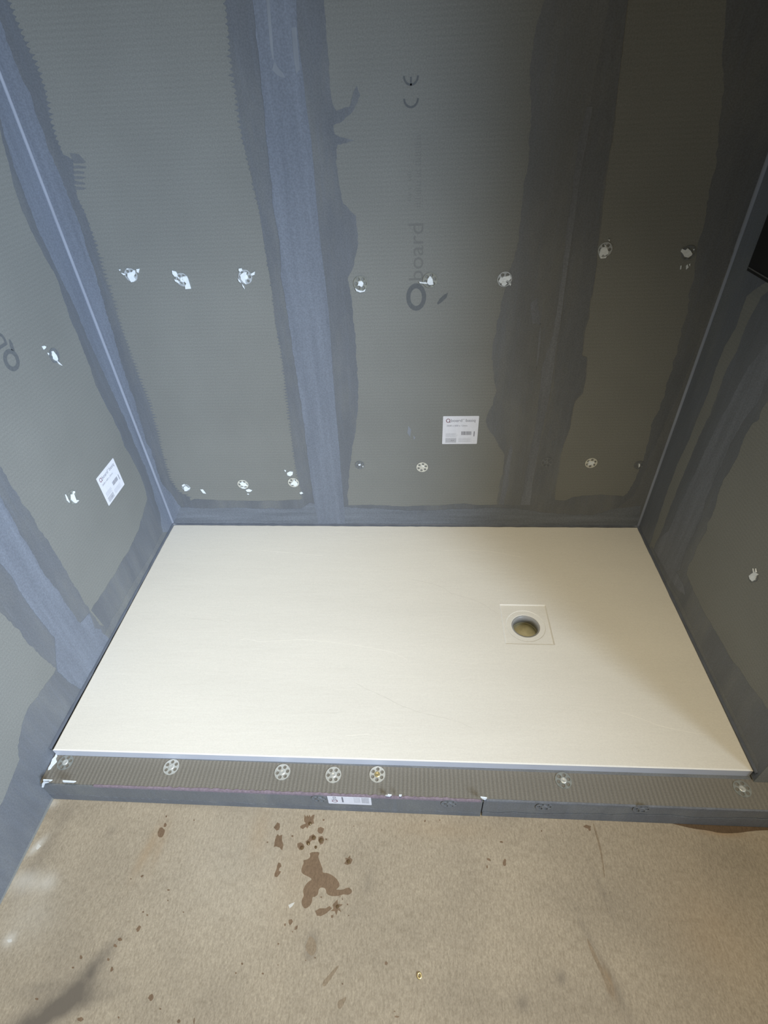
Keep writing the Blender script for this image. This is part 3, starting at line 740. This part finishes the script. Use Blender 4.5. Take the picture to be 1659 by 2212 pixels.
washer(BACK, 1307, 539, 'white_thin', 'adhesive-covered washer on the dark board beside the right sealer band', GU, [
    [(1297,538),(1301,534),(1307,533),(1310,536),(1314,543),(1313,548),(1306,552),(1302,549),(1298,554),(1294,551)], [(1294,552),(1302,555),(1310,553),(1308,557),(1297,558)], [(1313,517),(1317,517),(1316,521)], [(1305,527),(1309,531),(1307,534)]], size=.9, h=.0001)
washer(BACK, 1487, 546, 'steel_coated', 'washer under a solid white adhesive dab nearest the right corner', GU, [
    [(1473,537),(1480,540),(1485,536),(1491,541),(1495,548),(1493,551),(1486,556),(1478,554),(1474,547),(1470,543)], [(1496,538),(1500,537),(1498,541)]], size=.9, h=.0001)
# lower row
washer(BACK, 402, 1053, 'white_thin', 'smeared washer nearest the left corner in the lower row', GL, [
    [(397,1051),(402,1049),(406,1053),(412,1053),(409,1056),(404,1060),(399,1060)], [(393,1047),(398,1045),(400,1048),(395,1050)]], size=.75, h=.0001)
washer(BACK, 525, 1046, 'steel', 'steel washer with a white centre below the first board', GL, [
    [(518,1043),(523,1040),(530,1044),(535,1048),(528,1050),(521,1047)], [(521,1051),(528,1053),(532,1051),(530,1055),(523,1054)]], h=.0001)
washer(BACK, 634, 1042, 'steel', 'steel washer spattered white beside the foot of the wide tape', GL, [
    [(628,1044),(633,1040),(636,1034),(638,1040),(643,1042),(642,1047),(638,1050),(634,1046),(630,1047)]], h=.0006)
washer(BACK, 777, 1004, 'steel_coated', 'half-hidden washer with tiny white specks right of the wide tape', GL, [
    [(774,1002),(779,1001),(779,1004),(775,1005)], [(783,1006),(785,1005),(784,1009)]], h=.0004, size=.8)
washer(BACK, 912, 1009, 'steel', 'clean steel washer below the sticker on the back wall', GL, spin=18)
washer(BACK, 1181, 998, 'steel_coated', 'washer painted over with dark sealer left of the dark board', GL, h=.0005)
washer(BACK, 1277, 1000, 'steel', 'steel washer with star-shaped white centre on the dark board', GL, [star(1277, 1000, 7, 5, 0, 9, .45, 12)], spin=25)
washer(BACK, 1380, 1004, 'steel_coated', 'nearly hidden washer under sealer by the right corner', GL, [[(1379,1001),(1382,1001),(1382,1006),(1379,1009)]], h=.0004, size=.8)
washer(LEFT, 117, 768, 'steel_coated', 'washer with long white dab beside the left wall logo', None, [
    [(110,759),(113,758),(116,762),(120,767),(123,774),(123,779),(118,779),(114,775),(112,768)], [(121,779),(126,783),(133,790),(127,787)]], size=.95, h=.0001)
washer(LEFT, 156, 1074, 'steel_film', 'washer ringed in white smears left of the left wall sticker', None, [
    [(152,1068),(158,1067),(161,1075),(165,1086),(161,1087),(156,1083),(152,1079)], [(140,1068),(143,1073),(149,1086),(144,1081)], [(157,1061),(160,1061),(160,1065),(156,1068)], [(165,1080),(169,1081),(166,1084)]], h=.0001)
washer(RIGHT, 1630, 1244, 'steel_coated', 'small washer under a white splash on the right wall', None, [
    [(1620,1244),(1626,1239),(1633,1236),(1640,1241),(1635,1245),(1633,1253),(1627,1256),(1622,1251)], [(1628,1228),(1631,1237),(1629,1238)], [(1634,1228),(1636,1236),(1633,1237)]], size=.7, h=.0001)

def dab(pl, outlines, label, group=None, h=.0014, mat='white', name='adhesive_dab', cat='adhesive'):
    L = [[uv(pl, *q) for q in s] for s in outlines]
    if pl in (CTOP, CFRONT):
        sh = max(0.0, .0015 - min(a for q in L for a, b_ in q)); L = [[(a + sh, b_) for a, b_ in q] for q in L]
    o = plate(name, pl, [[q] for q in L], .0001, h, M[mat]); tag(o, label, cat, group); return o
GD = 'white adhesive dabs on the back wall'
dab(BACK, [[(433,1057),(438,1057),(442,1062),(445,1066),(439,1065),(435,1060)]], 'small white adhesive dab right of the lowest left washer', GD)
dab(BACK, [[(531,1058),(537,1056),(545,1059),(541,1062),(534,1062)], [(534,1066),(537,1066),(538,1068),(535,1068)]], 'flat white adhesive dab just below the first board washer', GD)
dab(BACK, [[(620,1021),(626,1018),(633,1019),(632,1025),(627,1028),(621,1026)], [(614,1015),(618,1016),(617,1019)]], 'white adhesive dab above the washer beside the wide tape', GD, h=.002)
dab(BACK, [[(647,1064),(651,1062),(655,1065),(650,1067)]], 'tiny white adhesive speck low beside the wide tape', GD, h=.002)
dab(BACK, [[(370 + 1112, 574), (1485, 571), (1487, 577), (1482, 582)], [(1488,571),(1491,569),(1490,575)], [(1470,574),(1472,573),(1471,581),(1469,582)]], 'faint broken white flecks below the dab nearest the right corner', GD)
dab(BACK, [[(882,920),(888,928),(886,944),(880,935)], [(893,940),(897,946),(894,950)]], 'faint grey scuff left of the back wall sticker', None, .0004, 'scuff', 'scuff', 'scuff')
dab(LEFT, [[(90,748),(95,747),(99,749),(97,753),(94,755)], [(102,762),(105,763),(105,767)]], 'small white adhesive fleck up and left of the left wall washer', None)
# white filler at the curb's left end
dab(CTOP, [[(104,1628),(107,1632),(104,1638),(106,1645),(101,1650),(96,1655),(92,1661),(87,1663),(88,1658),(93,1650),(96,1640),(102,1634)]], 'white filler smear down the left end of the curb top', None, .002)
dab(CFRONT, [[(77,1698),(78,1690),(82,1685),(93,1684),(92,1688),(84,1690),(81,1699)]], 'white filler hook at the very left end of the curb face', None, .0022)
for q_, l_ in (([(94,1683),(114,1684),(110,1686),(95,1686)], 'thin white filler line on the curb edge touching the filler hook'), ([(136,1685),(165,1687),(160,1689),(138,1688)], 'thin white filler line on the curb edge below the leftmost washer')):
    dab(CFRONT, [q_], l_, 'white filler lines on the curb edge', .0022)
for q_, l_ in (([(862,1716),(868,1716),(866,1719),(862,1718)], 'tiny white fleck on the curb edge, second right of the sticker'), ([(838,1715),(846,1716),(842,1719),(832,1717)], 'white fleck on the curb edge nearest the sticker'), ([(1038,1720),(1052,1722),(1048,1726),(1042,1724)], 'white fleck on the curb edge at the board seam')):
    dab(CFRONT, [q_], l_, 'white flecks on the curb edge', .0022)

# ------------------------------------------------------------------ stickers
def sticker(pl, origin, ax_r, ax_u, wd, ht, label, curbed=False):
    o = bpy.data.objects.new('board_sticker', None); C.objects.link(o); base = P3(pl, *origin); o.location = base
    tag(o, label, 'sticker', 'white board stickers')
    def geo(name, geos, mat, h):
        V, Fc = [], []
        for g in geos: place2d(g[0], g[1], pl, origin, ax_r, ax_u, h, V, Fc)
        return mesh_obj(name, [v - base for v in V], Fc, mat, o)
    def rect(x0, y0, x1, y1): return ([(x0*wd, y0*ht), (x1*wd, y0*ht), (x1*wd, y1*ht), (x0*wd, y1*ht)], [(0, 1, 2, 3)])
    H0 = .0006 if not curbed else .0008
    cut = 0.40 if curbed else 1.0
    V, Fc = [], []
    plate_geo([[(0.012*wd, 0), (cut*wd if curbed else .985*wd, 0), (cut*wd if curbed else wd, .015*ht), (cut*wd if curbed else wd, ht*.985), (cut*wd if curbed else .985*wd, ht), (.012*wd, ht), (0, .985*ht), (0, .015*ht)]], 0.0001, H0,
              lambda a, b, h: P3(pl, origin[0] + ax_r[0]*a + ax_u[0]*b, origin[1] + ax_r[1]*a + ax_u[1]*b, h) - base, V, Fc)
    mesh_obj('paper', V, Fc, M['paper'], o)
    ok = lambda x1: x1 <= cut
    tk = H0 + .0001
    g = ring(.145*wd, .845*ht, .058*wd, .068*ht, .017*wd, .018*ht, 28)
    g2 = ([(.17*wd, .80*ht), (.205*wd, .775*ht), (.215*wd, .785*ht), (.185*wd, .815*ht)], [(0, 1, 2, 3)])
    geo('logo', [g, g2], M['logo'], tk)
    def txt(s, size, x, y, cl=None):
        V2, F2 = text_geo(s, size); 
        return ([(v[0] + x*wd, v[1] + y*ht) for v in V2], F2)
    if not curbed:
        geo('brand_lettering', [txt('board', .0145, .215, .80), txt('®', .005, .565, .87), txt('basiq', .0145, .63, .80)], M['ink'], tk)
        geo('size_line', [txt('2600 x 600 x 12mm', .0075, .11, .64)], M['ink'], tk)
    else:
        geo('brand_lettering', [txt('bo', .0165, .215, .80)], M['ink'], tk)
        geo('size_line', [rect(.10, .64, .38, .675)], M['ink'], tk)
    r = random.Random(7); L = []
    for y in (.38, .35, .32, .29, .26): L.append(rect(.09, y, min(cut - .02, r.uniform(.36, .46)), y + .012))
    if not curbed:
        for y in (.20, .17, .14, .11, .08): L.append(rect(.46, y, r.uniform(.8, .9), y + .010))
    geo('fine_print', L, M['ink_pale'], tk)
    geo('grey_box', [rect(.09, .05, min(.40, cut - .02), .22)], M['ink_pale'], tk)
    if not curbed:
        geo('box_lettering', [txt('A+', .008, .25, .10)], M['ink'], tk + .0001)
        bars = []; x = .53
        while x < .82:
            w_ = r.uniform(.006, .014); bars.append(rect(x, .33, x + w_, .46)); x += w_ + r.uniform(.004, .008)
        bars.append(rect(.885, .28, .91, .46))
        geo('barcode', bars, M['ink'], tk)
a0 = uv(BACK, 955, 959); a1 = uv(BACK, 1033, 899)
sticker(BACK, a0, (1, 0), (0, 1), uv(BACK, 1030, 959)[0] - a0[0], uv(BACK, 957, 899)[1] - a0[1], 'white board sticker low on the back wall')
l0 = uv(LEFT, 235, 1093); l1 = uv(LEFT, 269, 1047); l2 = uv(LEFT, 207, 1035)
sticker(LEFT, l0, (1, 0), (0, 1), l1[0] - l0[0], l2[1] - l0[1], 'white board sticker on the left wall')
CF2 = ('y', -0.8795, -1, (0, 2)); ORI[CF2] = ORI[CFRONT]
c0_ = uv(CF2, 803, 1738); c1_ = uv(CF2, 716, 1735)
sticker(CF2, (c0_[0], .0765 - .0385), (0, 1), (-1, 0), .0965, c0_[0] - c1_[0] + .006, 'white board sticker turned sideways on the curb face', True)

# ------------------------------------------------------------------ black panel on the right wall
PR = ('x', 1.578, -1, (1, 2))
pc = at(1613, 584, PR)
panel = bpy.data.objects.new('wall_panel', None); C.objects.link(panel); panel.location = (1.6, pc.y, pc.z)
tag(panel, 'black flat panel fixed high on the right wall, only its corner visible', 'panel')
def rel(bl, o): return [(a - o.location.x, b - o.location.x, c - o.location.y, d - o.location.y, e_ - o.location.z, f - o.location.z) for a, b, c, d, e_, f in bl]
boxes('casing', rel([(1.578, 1.5999, pc.y - .45, pc.y, pc.z, pc.z + .65)], panel), M['black'], panel)
boxes('bottom_rail', rel([(1.5765, 1.578, pc.y - .445, pc.y - .004, pc.z + .006, pc.z + .0085)], panel), M['black_edge'], panel)  # thin paler strip added as the highlight along the panel's lower edge

# ------------------------------------------------------------------ floor stains, water beads, litter
def fl(*p): return px(FLOOR, *p)
def z500(*q): return [(500 + x / 4.1475, 1750 + y / 4.1475) for x, y in q]        # traced on an enlarged crop
def zl(*q): return [(x / 1.9988, 1700 + y / 1.9988) for x, y in q]
def zr(*q): return [(830 + x / 2.0012, 1700 + y / 2.0012) for x, y in q]
def smooth(pts, n=2):
    for _ in range(n):
        out = []
        for i in range(len(pts)):
            a, b = pts[i], pts[(i + 1) % len(pts)]
            out += [(a[0]*.75 + b[0]*.25, a[1]*.75 + b[1]*.25), (a[0]*.25 + b[0]*.75, a[1]*.25 + b[1]*.75)]
        pts = out
    return pts
def stains(name, outlines, mat, h, label=None, sm=2):
    for i, s in enumerate(outlines):
        o = plate(name, FLOOR, [[fl(*(smooth(s, sm) if sm else s))]], 0, h + i * 2e-7, M[mat], floor)
        if label and len(outlines) == 1: o['label'] = label
big = [z500((695,380),(785,372),(788,395),(775,415),(800,480),(818,530),(815,562),(860,562),(915,590),(955,630),(972,670),(955,700),(930,712),(1000,715),(1040,690),(1072,705),(1085,735),(1050,762),(1000,752),(975,768),(900,772),(852,755),(845,700),(800,690),(780,715),(775,760),(740,780),(725,775),(722,830),(690,870),(655,885),(630,850),(628,805),(650,770),(640,725),(655,680),(690,640),(725,622),(700,600),(640,575),(625,545),(632,510),(650,470),(640,450),(690,440),(710,410))]
stains('water_stain', big, 'wet', .00010, 'large brown forked water stain in the middle of the floor')
splash = [z500((655,40),(668,60),(680,45),(690,60),(700,40),(710,62),(725,45),(745,40),(735,85),(740,120),(700,130),(680,165),(665,150),(640,170),(618,160),(615,145),(640,130),(665,120),(650,95)),
          z500((410,110),(432,120),(435,150),(425,175),(405,185),(378,155),(395,135)), z500((400,235),(415,215),(430,230),(455,220),(452,265),(465,310),(455,362),(430,335),(400,325),(380,330),(388,280)),
          z500((775,160),(800,150),(830,165),(822,195),(810,212),(785,208),(770,190)), z500((420,470),(440,475),(448,505),(430,520),(425,545),(445,550),(430,575),(410,600),(385,595),(385,570),(405,530),(408,500)),
          z500((590,300),(620,288),(645,305),(655,330),(635,355),(610,358),(592,330)), z500((700,235),(735,215),(760,240),(750,268),(720,270),(695,300),(672,310),(665,280),(690,262)),
          z500((780,240),(815,232),(832,265),(820,300),(795,310),(778,275)), z500((745,320),(768,322),(766,345),(750,348)), z500((1020,425),(1040,430),(1065,405),(1065,425),(1085,445),(1070,480),(1040,492),(1010,480),(1025,455)),
          z500((750,905),(790,880),(845,880),(880,858),(900,880),(850,925),(800,950),(765,945)), z500((512,985),(540,975),(552,1000),(525,1035),(512,1010)), z500((570,1045),(595,1030),(590,1065),(565,1075)),
          z500((470,1018),(488,1015),(485,1038),(475,1040)), z500((890,945),(912,938),(912,962),(895,968)), z500((540,1085),(553,1082),(548,1102)),
          z500((905,850),(950,800),(955,840),(1000,845),(965,870),(985,915),(955,895),(940,945),(925,905),(890,905),(915,880))]
stains('water_stain', splash, 'wet', .00012, 'splashed brown drip marks in front of the curb', 0)
spots = []
rs = random.Random(11)
for (x, y, r0) in [(825,88,9),(545,232,9),(322,288,7),(848,262,9),(1040,845,7),(420,1198,9),(95,1375,11),(1387,1370,13),(995,1557,8),(750,1322,8),(665,1347,6),(418,1388,6),(40,1460,9),(280,1465,9),(805,780,8),(1050,945,6),(1095,143,5),(1345,178,5),(1460,1803,6),(972,775,6),(995,798,6)]:
    c_ = z500((x, y))[0]; spots.append(star(c_[0], c_[1], r0 / 4.15, r0 / 4.15, 0, int(x), .25, 10))
for (x, y, rx0, ry0, a) in [(697,195,17,22,35),(713,165,6,10,20),(718,127,3,4,0),(727,445,6,3,0),(598,612,8,14,30),(517,658,9,8,0),(497,685,8,7,30),(468,745,5,7,0),(483,787,6,12,10),(652,908,11,15,20),(618,540,4,4,0),(636,553,4,4,0),(565,397,3,3,0),(613,385,7,4,-30),(348,1003,12,10,0),(692,958,4,4,0),(512,995,4,5,0),(725,490,3,3,0),(160,915,8,5,0),(838,1010,3,14,5),(772,1012,6,10,30),(315,780,6,5,0),(350,735,6,8,0),(792,540,3,3,0),(838,143,3,3,0)]:
    c_ = zl((x, y))[0]; spots.append(star(c_[0], c_[1], rx0 / 2, ry0 / 2, a, int(x), .25, 12))
for (x, y, rx0, ry0, a) in [(880,172,16,8,10),(888,182,5,9,0),(520,328,7,16,0),(452,314,9,5,30),(445,345,4,6,0),(176,147,4,5,0),(507,238,7,4,10),(8,762,6,9,0),(240,143,3,3,0),(680,190,3,4,0),(55,993,10,4,0),(44,970,4,3,0)]:
    c_ = zr((x, y))[0]; spots.append(star(c_[0], c_[1], rx0 / 2, ry0 / 2, a, int(x), .25, 12))
stains('drip_spot', spots, 'wet', .00011, 'scattered small dark drip spots across the floor', 1)
soft = [z500((980,1375),(900,1500),(845,1575),(818,1580),(815,1540),(860,1490),(920,1420)), z500((1035,1668),(1020,1710),(990,1770),(965,1785),(948,1760),(955,1710),(1000,1685)), z500((705,1120),(745,1160),(765,1215),(755,1275),(720,1310),(690,1290),(660,1240),(680,1170)),
        zr((870,640),(900,690),(950,800),(1000,890),(985,915),(940,810),(890,710)), zr((905,150),(930,230),(945,300),(955,390),(950,395),(940,310),(922,235),(902,165))]
stains('damp_mark', soft, 'wet_soft', .00009, 'faint damp streaks on the bare board floor')
stains('water_stain', [[(1495,1790),(1530,1794),(1555,1800),(1590,1800),(1625,1795),(1659,1793),(1720,1795),(1720,1770),(1560,1765),(1470,1768),(1440,1776)]], 'wet_dark', .00013, 'dark damp patch at the right foot of the curb', 1)
stains('damp_mark', [z500((1278,0),(1290,15),(1300,18),(1320,12),(1328,-5),(1300,-12))], 'wet_dark', .00014, None, 1)
plate('pale_fleck', FLOOR, [[fl(*z500((510,850),(540,835),(568,825),(545,860),(520,880)))], [fl(*zl((155,265),(165,245),(178,255),(160,272)))], [fl(*zl((30,660),(50,655),(52,668),(36,672)))]], 0, .0002, M['fleck'], floor)

# water beads
def bead_mesh():
    V, Fc = [], []; n, m_ = 16, 5
    for j in range(m_):
        a = math.pi / 2 * j / m_
        V += [(math.cos(a) * math.cos(2*math.pi*k/n), math.cos(a) * math.sin(2*math.pi*k/n), math.sin(a) * .45) for k in range(n)]
    V.append((0, 0, .45))
    for j in range(m_ - 1):
        for k in range(n): Fc.append((j*n+k, j*n+(k+1) % n, (j+1)*n+(k+1) % n, (j+1)*n+k))
    for k in range(n): Fc.append(((m_-1)*n+k, (m_-1)*n+(k+1) % n, len(V)-1))
    Fc.append(tuple(range(n))[::-1])
    me = bpy.data.meshes.new('water_bead'); me.from_pydata(V, [], Fc); me.update()
    for p in me.polygons: p.use_smooth = True
    me.materials.append(M['water']); return me
BM = bead_mesh()
for (x, y, r_, lab) in [(705, 122, 4.0, 'glinting water bead at the lower edge of the topmost splash mark'),
                        (632, 338, 4.2, 'glinting water bead, leftmost of the arc of beads'),
                        (690, 298, 4.0, 'glinting water bead, second from left in the arc of beads'),
                        (737, 248, 4.2, 'glinting water bead at the top of the arc of beads'),
                        (803, 272, 5.0, 'largest glinting water bead, rightmost of the arc'),
                        (756, 333, 3.0, 'small water bead just above the forked water stain'),
                        (1048, 460, 4.0, 'lone glinting water bead right of the forked water stain'),
                        (950, 865, 3.5, 'water bead in the star-shaped splash below the forked stain')]:
    c_ = z500((x, y))[0]; p = at(c_[0], c_[1], FLOOR)
    o = bpy.data.objects.new('water_bead', BM); C.objects.link(o); o.location = (p.x, p.y, .0001); o.scale = (r_ / 1000,) * 3
    tag(o, lab, 'water drop', 'water beads on the floor')
# small brass ring
p = at(906, 2108, FLOOR); V, Fc = [], []
for j in range(24):
    a = 2 * math.pi * j / 24
    for k in range(8):
        b_ = 2 * math.pi * k / 8; q = .0034 + .0014 * math.cos(b_); V.append((q * math.cos(a), q * math.sin(a) * 1.2, .0014 + .0013 * math.sin(b_)))
for j in range(24):
    for k in range(8): Fc.append((j*8+k, j*8+(k+1) % 8, ((j+1) % 24)*8+(k+1) % 8, ((j+1) % 24)*8+k))
o = mesh_obj('brass_ring', V, Fc, M['brass'], None, True); o.location = (p.x, p.y, 0); tag(o, 'tiny shiny brass ring lying on the bare board floor', 'ring')
